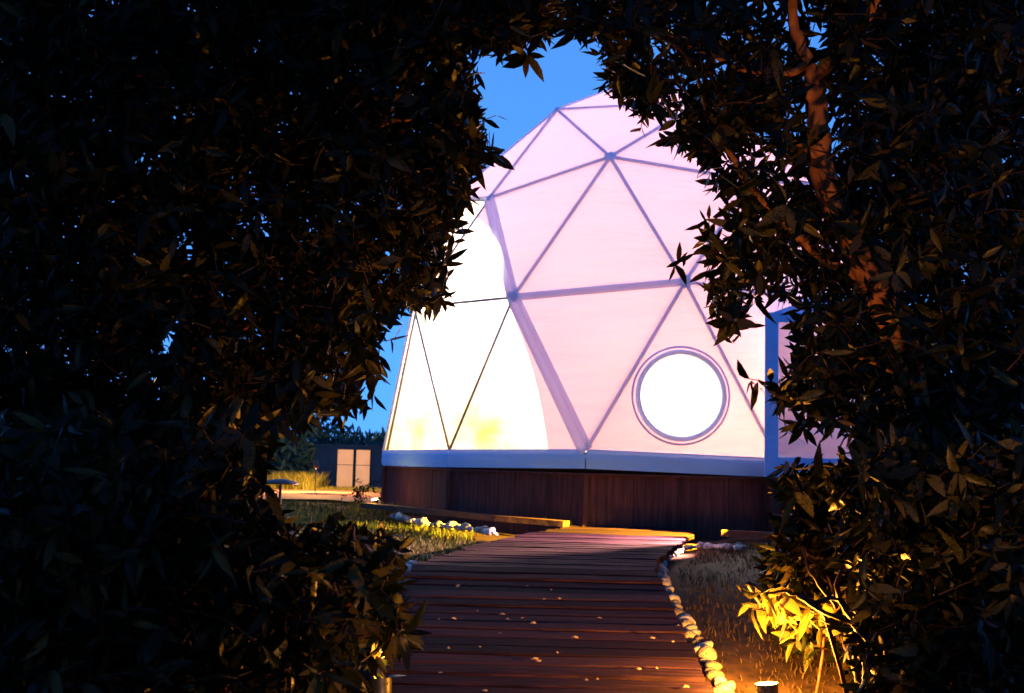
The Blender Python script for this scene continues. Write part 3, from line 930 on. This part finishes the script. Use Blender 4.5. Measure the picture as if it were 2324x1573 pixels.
LEAF_P = [(0, 0), (.14, .075), (.38, .135), (.66, .115), (.88, .045), (1, 0)]
def leaf_template(rich):
    V, F = [], []
    for x, w in LEAF_P:
        z = -.16 * x * x + .02 * math.sin(x * 6)
        if w == 0: V.append([(x, 0, z)])
        elif rich: V.append([(x, -w, z + .015), (x, 0, z - .015), (x, w, z + .015)])
        else: V.append([(x, -w, z), (x, w, z)])
    flat, idx = [], []
    for r_ in V:
        idx.append(list(range(len(flat), len(flat) + len(r_)))); flat += r_
    for a, b in zip(idx[:-1], idx[1:]):
        if len(a) == 1:
            for k in range(len(b) - 1): F.append((a[0], b[k + 1], b[k]))
        elif len(b) == 1:
            for k in range(len(a) - 1): F.append((a[k], a[k + 1], b[0]))
        else:
            for k in range(len(a) - 1): F.append((a[k], a[k + 1], b[k + 1], b[k]))
    return np.array(flat), F
LT, LF = leaf_template(False)
RT, RF = leaf_template(True)
leaf_meshes = {}
def single_leaf_mesh(matname):
    if matname not in leaf_meshes:
        L = []
        for k in range(4):
            V = RT.copy(); V[:, 2] += -.10 * k * V[:, 0] ** 2 + .03 * k * V[:, 1]
            V[:, 1] *= 1 + .12 * (k - 1.5)
            if k % 2: V[:, 1] += .06 * np.sin(V[:, 0] * 3)
            me = bpy.data.meshes.new('leaf'); me.from_pydata([tuple(v) for v in V], [], RF); me.shade_smooth(); me.materials.append(M[matname]); L.append(me)
        leaf_meshes[matname] = L
    return leaf_meshes[matname]

def unit(v): return v / np.maximum(np.linalg.norm(v, axis=-1, keepdims=True), 1e-9)

def whorls_to_leaves(C, D, nl=(6, 10), size=(.06, .105), droop=.35):
    """leaf frames around each whorl centre C with twig direction D"""
    n = len(C); cnt = RNG.integers(nl[0], nl[1], n)
    W = np.repeat(np.arange(n), cnt); m = len(W)
    start = np.repeat(np.cumsum(cnt) - cnt, cnt); k = np.arange(m) - start
    d = D[W]; a = unit(np.cross(d, np.where(np.abs(d[:, 2:3]) < .9, [[0, 0, 1.]], [[1., 0, 0]]))); b = np.cross(d, a)
    th = k * 2.4 + RNG.uniform(-.3, .3, m) + RNG.uniform(0, 6.28, n)[W]
    el = RNG.uniform(-.1, 1.15, m)
    X = unit(d * np.sin(el)[:, None] + (a * np.cos(th)[:, None] + b * np.sin(th)[:, None]) * np.cos(el)[:, None] + np.array([0, 0, -droop]) * RNG.uniform(0, 1, m)[:, None])
    up = unit(d + RNG.normal(0, .35, (m, 3)))
    Y = unit(np.cross(up, X)); Z = np.cross(X, Y)
    S = RNG.uniform(size[0] * .75, size[1] * 1.05, m)
    Y = Y * RNG.uniform(.75, 1.35, m)[:, None]; Z = Z * RNG.uniform(.2, 2.2, m)[:, None]
    pos = C[W] - d * (RNG.uniform(0, .10, m))[:, None]
    return pos, X, Y, Z, S

def leaf_mesh(name, pos, X, Y, Z, S, mat):
    m = len(pos); T = LT
    V = pos[:, None, :] + S[:, None, None] * (T[None, :, 0:1] * X[:, None, :] + T[None, :, 1:2] * Y[:, None, :] + T[None, :, 2:3] * Z[:, None, :])
    nv = len(T); loops1 = np.array([i for f in LF for i in f]); tot1 = np.array([len(f) for f in LF])
    loops = (np.arange(m)[:, None] * nv + loops1[None, :]).ravel()
    totals = np.tile(tot1, m); starts = np.cumsum(totals) - totals
    return np_mesh(name, V.reshape(-1, 3), loops, starts, totals, mat, True)

def twig_mesh(name, A, B, r, mat):
    n = len(A); t = unit(B - A); s = unit(np.cross(t, np.array([[.3, .2, 1.]]))); u = np.cross(t, s)
    V = []
    for q, (P, rr) in enumerate(((A, r * 1.6), ((A + B) / 2 + RNG.normal(0, .012, (n, 3)), r), (B, r * .7))):
        for k in range(3):
            an = 2 * math.pi * k / 3
            V.append(P + (s * math.cos(an) + u * math.sin(an)) * rr)
    V = np.stack(V, 1).reshape(-1, 3)
    q1 = []
    for a in range(2):
        for k in range(3): q1 += [a * 3 + k, a * 3 + (k + 1) % 3, (a + 1) * 3 + (k + 1) % 3, (a + 1) * 3 + k]
    loops = (np.arange(n)[:, None] * 9 + np.array(q1)[None, :]).ravel(); tot = np.full(n * 6, 4)
    return np_mesh(name, V, loops, np.arange(n * 6) * 4, tot, mat, True)

def plant(name, label, cat, base, sampler, n_whorl, core_pts, singles=300, leafmat='leaf', onemat='leaf_one', size=(.075, .125), nl=(6, 10), edge=26,
          trunk=None, branches=(), twiglen=(.06, .22), droop=.35, group=None, flow=None, bmat='bark', extra=(), gate=True, gapfn=None, fine_branches=30):
    ob = empty(name, base); tag(ob, label, cat, group); bpy.context.view_layer.update()
    C = sampler(int(n_whorl))
    if gate:
        x, y, d = proj(C); so = signed_out(x, y)
        keep = (so > edge + RNG.uniform(-6, 14, len(C))) | (d < .5) | (y < -60)
        C = C[keep]
        if gapfn is not None:
            x, y, d = proj(C); C = C[RNG.uniform(0, 1, len(C)) < (gapfn(x, y, d) if gapfn.__code__.co_argcount == 3 else gapfn(x, y))]
    if len(extra): C = np.concatenate([C, np.array([tuple(at(*e)) for e in extra])])
    core = np.array([tuple(p) for p in core_pts])
    dd = np.linalg.norm(C[:, None, :] - core[None, :, :], axis=2); near = core[np.argmin(dd, 1)]
    D = unit(unit(C - near) + RNG.normal(0, .5, C.shape) + np.array([0, 0, .15]))
    if flow is not None: D = unit(D + flow(C))
    A = C - D * RNG.uniform(twiglen[0], twiglen[1], len(C))[:, None]
    pos, X, Y, Z, S = whorls_to_leaves(C, D, nl, size, droop)
    if gate:                                   # no leaf may hang far into the clearing
        tip = pos + X * S[:, None]; x, y, d = proj(tip); so = signed_out(x, y)
        keep = so > -RNG.uniform(0, 24, len(so)) ; keep |= (y < -60)
        if len(extra):
            xe, ye, de = proj(pos)
            for e in extra: keep |= np.hypot(xe - e[0], ye - e[1]) < 30
        pos, X, Y, Z, S = pos[keep], X[keep], Y[keep], Z[keep], S[keep]
    # largest leaves in view as objects of their own
    mid = pos + X * S[:, None] * .5; x, y, d = proj(mid)
    nrmv = np.abs(np.sum(Z * unit(mid - np.array(CAM)), 1)); px = FPX * S / np.maximum(d, .1) * (.35 + .65 * nrmv)
    ok = (x > 5) & (x < 2319) & (y > 5) & (y < 1568) & (d > .6)
    cell = (np.floor(x / 26).astype(int) * 1000 + np.floor(y / 26).astype(int))
    order = np.lexsort((d, cell)); fc = np.unique(cell[order], return_index=True)[1]; front = np.zeros(len(pos), bool); front[order[fc]] = True
    cand = np.where(ok & front)[0]; cand = cand[np.argsort(-px[cand])][:singles]
    single = np.zeros(len(pos), bool); single[cand] = True
    rest = ~single
    me = leaf_mesh('foliage', pos[rest], X[rest], Y[rest], Z[rest], S[rest], M[leafmat])
    f = link('foliage', me, ob); f['kind'] = 'stuff'
    ms = single_leaf_mesh(onemat)
    inv = Matrix.Translation(-Vector(base))
    for i in cand:
        o = bpy.data.objects.new('leaf', random.choice(ms)); COL.objects.link(o); o.parent = ob
        Mx = Matrix(((X[i][0], Y[i][0], Z[i][0], pos[i][0]), (X[i][1], Y[i][1], Z[i][1], pos[i][1]), (X[i][2], Y[i][2], Z[i][2], pos[i][2]), (0, 0, 0, 1)))
        o.matrix_basis = inv @ Mx @ Matrix.Scale(S[i], 4)
    TA, TC = A, C
    if gate:
        x, y, d = proj(A); sa = signed_out(x, y); x, y, d = proj(C); sc = signed_out(x, y); kk = sa > np.minimum(sc, 45) - 4; TA, TC = A[kk], C[kk]
    tw = link('twigs', twig_mesh('twigs', TA, TC, .0028, M['twig']), ob); tw['kind'] = 'stuff'
    if trunk:
        tk = tube('trunk', trunk[0], trunk[1], trunk[2], M['bark'], ob, 12, 8, .004, .09)
    for (pts, r0, r1) in branches:
        tube('branch', pts, r0, r1, M[bmat], ob, 7, 6, .006, .08)
    # finer branches joining whorls to the limbs
    pick = RNG.choice(len(C), min(fine_branches, len(C)), replace=False)
    for i in pick:
        a, b = Vector(near_pt(core, A[i])), Vector(A[i])
        if (a - b).length > 1.6: continue
        m = (a + b) / 2 + Vector((random.uniform(-.08, .08), random.uniform(-.08, .08), random.uniform(-.02, .12)))
        if gate:
            x, y, d = proj(np.array([tuple(a), tuple(m), tuple(b)]))
            if (signed_out(x, y) < 40).any(): continue
        tube('branch', [a, m, b], .012, .005, M['twig'], ob, 5, 4, .006)
    return ob
def near_pt(core, p): return core[np.argmin(np.linalg.norm(core - p, axis=1))]

def frustum_sampler(x0, x1, y0, y1, d0, d1, thin=None):
    """points through the crown's volume, seen between these bearings"""
    def f(n):
        d = (RNG.uniform(d0 ** 3, d1 ** 3, n)) ** (1 / 3)
        x = RNG.uniform(x0, x1, n); y = RNG.uniform(y0, y1, n)
        P = np.array(CAM)[None] + d[:, None] * (np.array(fwd)[None] + np.array(rgt)[None] * ((x - CX) / FPX)[:, None] + np.array(upv)[None] * ((CY - y) / FPX)[:, None])
        g = np.array([ground_z(a, b) for a, b in P[:, :2]])
        P = P[P[:, 2] > g + .04]
        return P
    return f

def noise_gap(cx, cy, amt, s=60.0, seed=0):
    ph = np.random.default_rng(seed).uniform(0, 6.28, 8)
    def f(x, y):
        v = (np.sin(x / s + ph[0] + np.sin(y / s * .8 + ph[1])) + np.sin(y / s * 1.3 + ph[2] + np.sin(x / s * .6 + ph[3])) + np.sin((x + y) / s * .7 + ph[4])) / 3
        return np.clip(1 - amt * np.clip(v * 1.6, 0, 1), 0, 1)
    return f

# right tree with the visible forked trunk
TD = 5.4
tr_base = at(2110, 1250, TD); tr_base.z = ground_z(tr_base.x, tr_base.y)
trunk = [tr_base - Vector((0, 0, .1)), at(2070, 900, TD), at(1975, 640, TD), at(1878, 430, TD), at(1862, 340, TD), at(1855, 240, TD), at(1850, 168, TD)]
limbs = [([at(1850, 180, TD), at(1825, 120, TD), at(1800, 40, TD), at(1785, -60, TD - .1), at(1720, -200, TD - .2)], .032, .016),
         ([at(1852, 185, TD), at(1885, 140, TD - .05), at(1935, 80, TD - .1), at(2010, -20, TD - .2), at(2080, -120, TD - .2)], .034, .014),
         ([at(1970, 640, TD), at(1890, 600, TD), at(1800, 530, TD - .1), at(1740, 460, TD - .15), at(1690, 405, TD - .2), at(1650, 330, TD - .2)], .026, .010),
         ([at(1868, 370, TD), at(1800, 320, TD - .1), at(1700, 290, TD - .1), at(1620, 300, TD - .2)], .012, .005),
         ([at(1835, 140, TD), at(1780, 170, TD), at(1700, 160, TD), at(1600, 120, TD), at(1450, 40, TD)], .020, .008),
         ([at(2040, 850, TD), at(1930, 800, TD), at(1830, 800, TD - .1), at(1790, 850, TD - .1)], .014, .006),
         ([at(2010, 760, TD), at(2030, 640, TD + .1), at(2060, 480, TD + .2), at(2120, 240, TD + .2)], .026, .010)]
core = [p for l in limbs for p in smooth_path(l[0], 5)] + smooth_path(trunk, 5)
def trunk_clear(x, y, dep):                # leaves part in front of the trunk and in the fork
    g = noise_gap(0, 0, .6, 46, 3)(x, y)
    near_trunk = (np.abs(x - (1862 + (y - 170) * .05)) < 62) & (y > 150) & (y < 450)
    g = np.where((x > 1540) & (x < 1980) & (y > 380) & (y < 1010), g * .95, g)
    g = np.where((np.abs(x - 1885) < 60) & (y >= 450) & (y < 620) & (dep < TD), g * .4, g)
    left_limb = (np.abs(x - (1790 + y * .32)) < 48) & (y < 170)
    fork = ((x - 1862) ** 2 / 26 ** 2 + (y - 85) ** 2 / 62 ** 2 < 1) | ((x - 1735) ** 2 / 26 ** 2 + (y - 10) ** 2 / 30 ** 2 < 1)
    g = np.where((near_trunk | left_limb) & (dep < TD + .12), .008, g); g = np.where(fork, .06, g)
    return g
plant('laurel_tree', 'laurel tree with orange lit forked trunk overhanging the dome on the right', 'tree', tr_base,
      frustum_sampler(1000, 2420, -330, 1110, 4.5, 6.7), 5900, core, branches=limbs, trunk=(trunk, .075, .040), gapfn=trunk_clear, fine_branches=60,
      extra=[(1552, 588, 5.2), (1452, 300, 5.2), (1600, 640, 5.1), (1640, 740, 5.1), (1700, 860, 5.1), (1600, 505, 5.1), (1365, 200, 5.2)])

# darker tree mass behind, further right
b2 = at(2250, 1200, 7.4); b2.z = ground_z(b2.x, b2.y)
tk2 = [b2, at(2240, 900, 7.4), at(2230, 500, 7.4), at(2200, 100, 7.4)]
def right_more(x, y): return np.clip((x - 1830) / 200, 0, 1) * noise_gap(0, 0, .35, 70, 8)(x, y)
plant('laurel_tree', 'dense dark laurel tree at the right edge behind the forked trunk', 'tree', b2,
      frustum_sampler(1800, 2600, -300, 1250, 6.2, 8.8), 4600, smooth_path(tk2, 6) + [at(2100, 700, 7), at(2350, 300, 7)], trunk=(tk2, .08, .04), gapfn=right_more, edge=34)

# left tree
b3 = at(430, 1450, 6.2); b3.z = ground_z(b3.x, b3.y)
tk3 = [b3, at(420, 1000, 6.2), at(460, 600, 6.1), at(520, 250, 6.0), at(600, -50, 5.9)]
lb3 = [([at(440, 800, 6.2), at(600, 720, 6.0), at(760, 700, 5.8), at(900, 660, 5.6)], .03, .008),
       ([at(490, 400, 6.1), at(650, 330, 5.9), at(830, 290, 5.7), at(1000, 250, 5.5)], .03, .008),
       ([at(450, 640, 6.1), at(300, 560, 5.8), at(150, 400, 5.6)], .026, .01),
       ([at(520, 200, 6.0), at(700, 90, 5.7), at(900, 40, 5.5), at(1100, 30, 5.4)], .03, .008),
       ([at(430, 900, 6.2), at(600, 880, 5.9), at(720, 890, 5.7)], .022, .008)]
core3 = [p for l in lb3 for p in smooth_path(l[0], 5)] + smooth_path(tk3, 5)
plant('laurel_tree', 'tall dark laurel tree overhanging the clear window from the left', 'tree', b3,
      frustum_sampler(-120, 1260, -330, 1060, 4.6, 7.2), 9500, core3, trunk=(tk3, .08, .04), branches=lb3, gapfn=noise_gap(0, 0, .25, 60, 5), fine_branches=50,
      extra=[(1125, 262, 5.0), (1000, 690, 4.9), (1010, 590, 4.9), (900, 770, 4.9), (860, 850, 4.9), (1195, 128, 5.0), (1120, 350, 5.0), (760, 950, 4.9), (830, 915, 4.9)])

# left shrub, nearer
b4 = at(420, 1500, 4.2); b4.z = ground_z(b4.x, b4.y)
st4 = [([b4, at(480, 1400, 4.2), at(560, 1280, 4.1), at(640, 1180, 4.0)], .016, .006), ([b4, at(330, 1350, 4.2), at(250, 1200, 4.2), at(180, 1040, 4.2)], .018, .006),
       ([b4, at(560, 1450, 4.0), at(700, 1400, 3.8), at(830, 1360, 3.7)], .016, .006), ([b4, at(200, 1480, 4.0), at(60, 1400, 3.9)], .016, .006)]
core4 = [p for l in st4 for p in smooth_path(l[0], 5)]
plant('laurel_shrub', 'tall leafy laurel shrub in the dark lower left beside the boardwalk', 'shrub', b4,
      frustum_sampler(-120, 960, 960, 1640, 3.4, 5.6), 3300, core4, branches=st4, bmat='stem', size=(.075, .13), gapfn=lambda x, y, d: np.where((x > 795) & (y > 1445) & (d < 5.3), .03, noise_gap(0, 0, .3, 50, 15)(x, y)), fine_branches=30)

# right shrub
b5 = at(1960, 1540, 5.05); b5.z = ground_z(b5.x, b5.y)
st5 = [([b5, at(1935, 1430, 4.95), at(1900, 1330, 4.85), at(1945, 1230, 4.85), at(1955, 1130, 4.95)], .015, .006),
       ([b5, at(1880, 1420, 4.85), at(1845, 1370, 4.75), at(1790, 1345, 4.65), at(1740, 1350, 4.55)], .011, .005),
       ([b5, at(2040, 1450, 4.95), at(2130, 1350, 4.95), at(2200, 1200, 5.05)], .014, .006),
       ([at(1900, 1380, 4.85), at(1840, 1300, 4.80), at(1820, 1240, 4.85)], .009, .004)]
core5 = [p for l in st5 for p in smooth_path(l[0], 5)]
plant('laurel_shrub', 'dark laurel shrub with reddish stems in the lower right', 'shrub', b5,
      lambda n: np.concatenate([frustum_sampler(1740, 2440, 1060, 1640, 5.6, 7.4)(n), frustum_sampler(1960, 2440, 1000, 1640, 4.0, 5.3)(n // 3), frustum_sampler(1900, 2200, 930, 1250, 4.7, 5.3)(n // 14)]), 4000, core5, branches=st5, bmat='stem', size=(.07, .12), edge=40, gapfn=noise_gap(0, 0, .45, 55, 22), fine_branches=30)
# fresh yellow lit sprig over the lamp
b6 = at(1850, 1500, 5.60); b6.z = ground_z(b6.x, b6.y)
sp6 = [([b6, at(1870, 1430, 5.55), at(1850, 1385, 5.50), at(1800, 1375, 5.45), at(1730, 1380, 5.40)], .008, .003), ([at(1860, 1400, 5.50), at(1905, 1360, 5.50), at(1930, 1330, 5.50)], .006, .003)]
def sprig(n):
    out = []
    cs = [(1720, 1372), (1745, 1390), (1775, 1360), (1800, 1385), (1835, 1392), (1870, 1375), (1900, 1400), (1765, 1345), (1920, 1350), (1812, 1412), (1940, 1420), (1760, 1330)]
    for i in range(n):
        c = cs[i % len(cs)]; out.append(tuple(at(c[0] + random.uniform(-26, 26), c[1] + random.uniform(-24, 24), random.uniform(5.2, 5.65))))
    return np.array(out)
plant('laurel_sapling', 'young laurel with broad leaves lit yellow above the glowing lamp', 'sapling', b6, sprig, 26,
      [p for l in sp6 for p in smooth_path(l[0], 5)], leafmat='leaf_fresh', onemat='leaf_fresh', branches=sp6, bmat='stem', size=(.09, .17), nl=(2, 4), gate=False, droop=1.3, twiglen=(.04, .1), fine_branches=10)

b8 = at(850, 1600, 5.25); b8.z = ground_z(b8.x, b8.y)
plant('young_plant', 'small plant with one bright yellow lit leaf at the bottom left of the boardwalk', 'plant', b8, lambda n: np.array([tuple(at(850, 1560, 5.25)), tuple(at(872, 1572, 5.3)), tuple(at(835, 1580, 5.2))]), 3,
      [b8], leafmat='leaf_fresh', onemat='leaf_fresh', size=(.06, .10), nl=(3, 5), gate=False, droop=-.9, twiglen=(.04, .1), fine_branches=0)
# small plants in front of the left corner of the plinth
for (px, py, h, lab) in ((815, 1150, .34, 'small leafy plant in front of the pale panels'), (880, 1158, .42, 'dark leafy plant beside the left corner of the plinth')):
    b = on_ground(px, py, off=.0)
    def smp(n, b=b, h=h):
        P = RNG.normal(0, 1, (n, 3)) * np.array([.11, .11, .12]) + np.array([b.x, b.y, b.z + h * .62]); return P[P[:, 2] > b.z + .03]
    plant('garden_plant', lab, 'plant', b, smp, 46, [b + Vector((0, 0, .05)), b + Vector((0, 0, h * .6))], singles=40, size=(.04, .075), nl=(4, 7), gate=False,
          branches=[([b, b + Vector((.02, 0, h * .5)), b + Vector((-.02, 0, h))], .008, .003)], twiglen=(.04, .1), fine_branches=4)

# far bushes and hill on the left
def far_bush():
    n = 26000
    x = RNG.uniform(-16, 2, n); yv = RNG.uniform(25, 33, n)
    top = 1.05 + .25 * np.sin(x * .9) + .18 * np.sin(x * 2.3 + 1) + (yv - 25) * .03
    z = RNG.uniform(-.1, 1, n) * top
    P = np.stack([x, yv, z], 1); D = unit(RNG.normal(0, 1, (n, 3)) + np.array([0, 0, .8]))
    up = unit(RNG.normal(0, 1, (n, 3))); Y = unit(np.cross(up, D)); Z = np.cross(D, Y)
    o = link('far_hedge', leaf_mesh('far_hedge', P, D, Y, Z, RNG.uniform(.15, .32, n), M['hedge'])); tag(o, 'dark bluish hedge and bushes on the skyline behind the wall', 'hedge', kind='stuff')
far_bush()

# unseen canopy over the near boardwalk, added to hold back the sky light
def behind(n):
    out = []
    while len(out) < n:
        x, y, z = random.uniform(-5.5, 5.5), random.uniform(-7, 3.2), random.uniform(-1.0, 5.2)
        if abs(x) < 1.3 and z < 2.3: continue
        if y > -.4 and (abs(x) < y * .62 + .9) and z < .71 + y * .50 + .9: continue
        if y > -1 and abs(x) < 2.2 and z < 1.6: continue
        out.append((x, y, z))
    return np.array(out)
b9 = Vector((-2.6, -2.5, -1.0))
plant('laurel_tree', 'added unseen laurel canopy shading the near end of the boardwalk', 'tree', b9, behind, 4200, [Vector((-2.4, -2, 1)), Vector((0, -2, 3.6)), Vector((2.4, -2, 1))],
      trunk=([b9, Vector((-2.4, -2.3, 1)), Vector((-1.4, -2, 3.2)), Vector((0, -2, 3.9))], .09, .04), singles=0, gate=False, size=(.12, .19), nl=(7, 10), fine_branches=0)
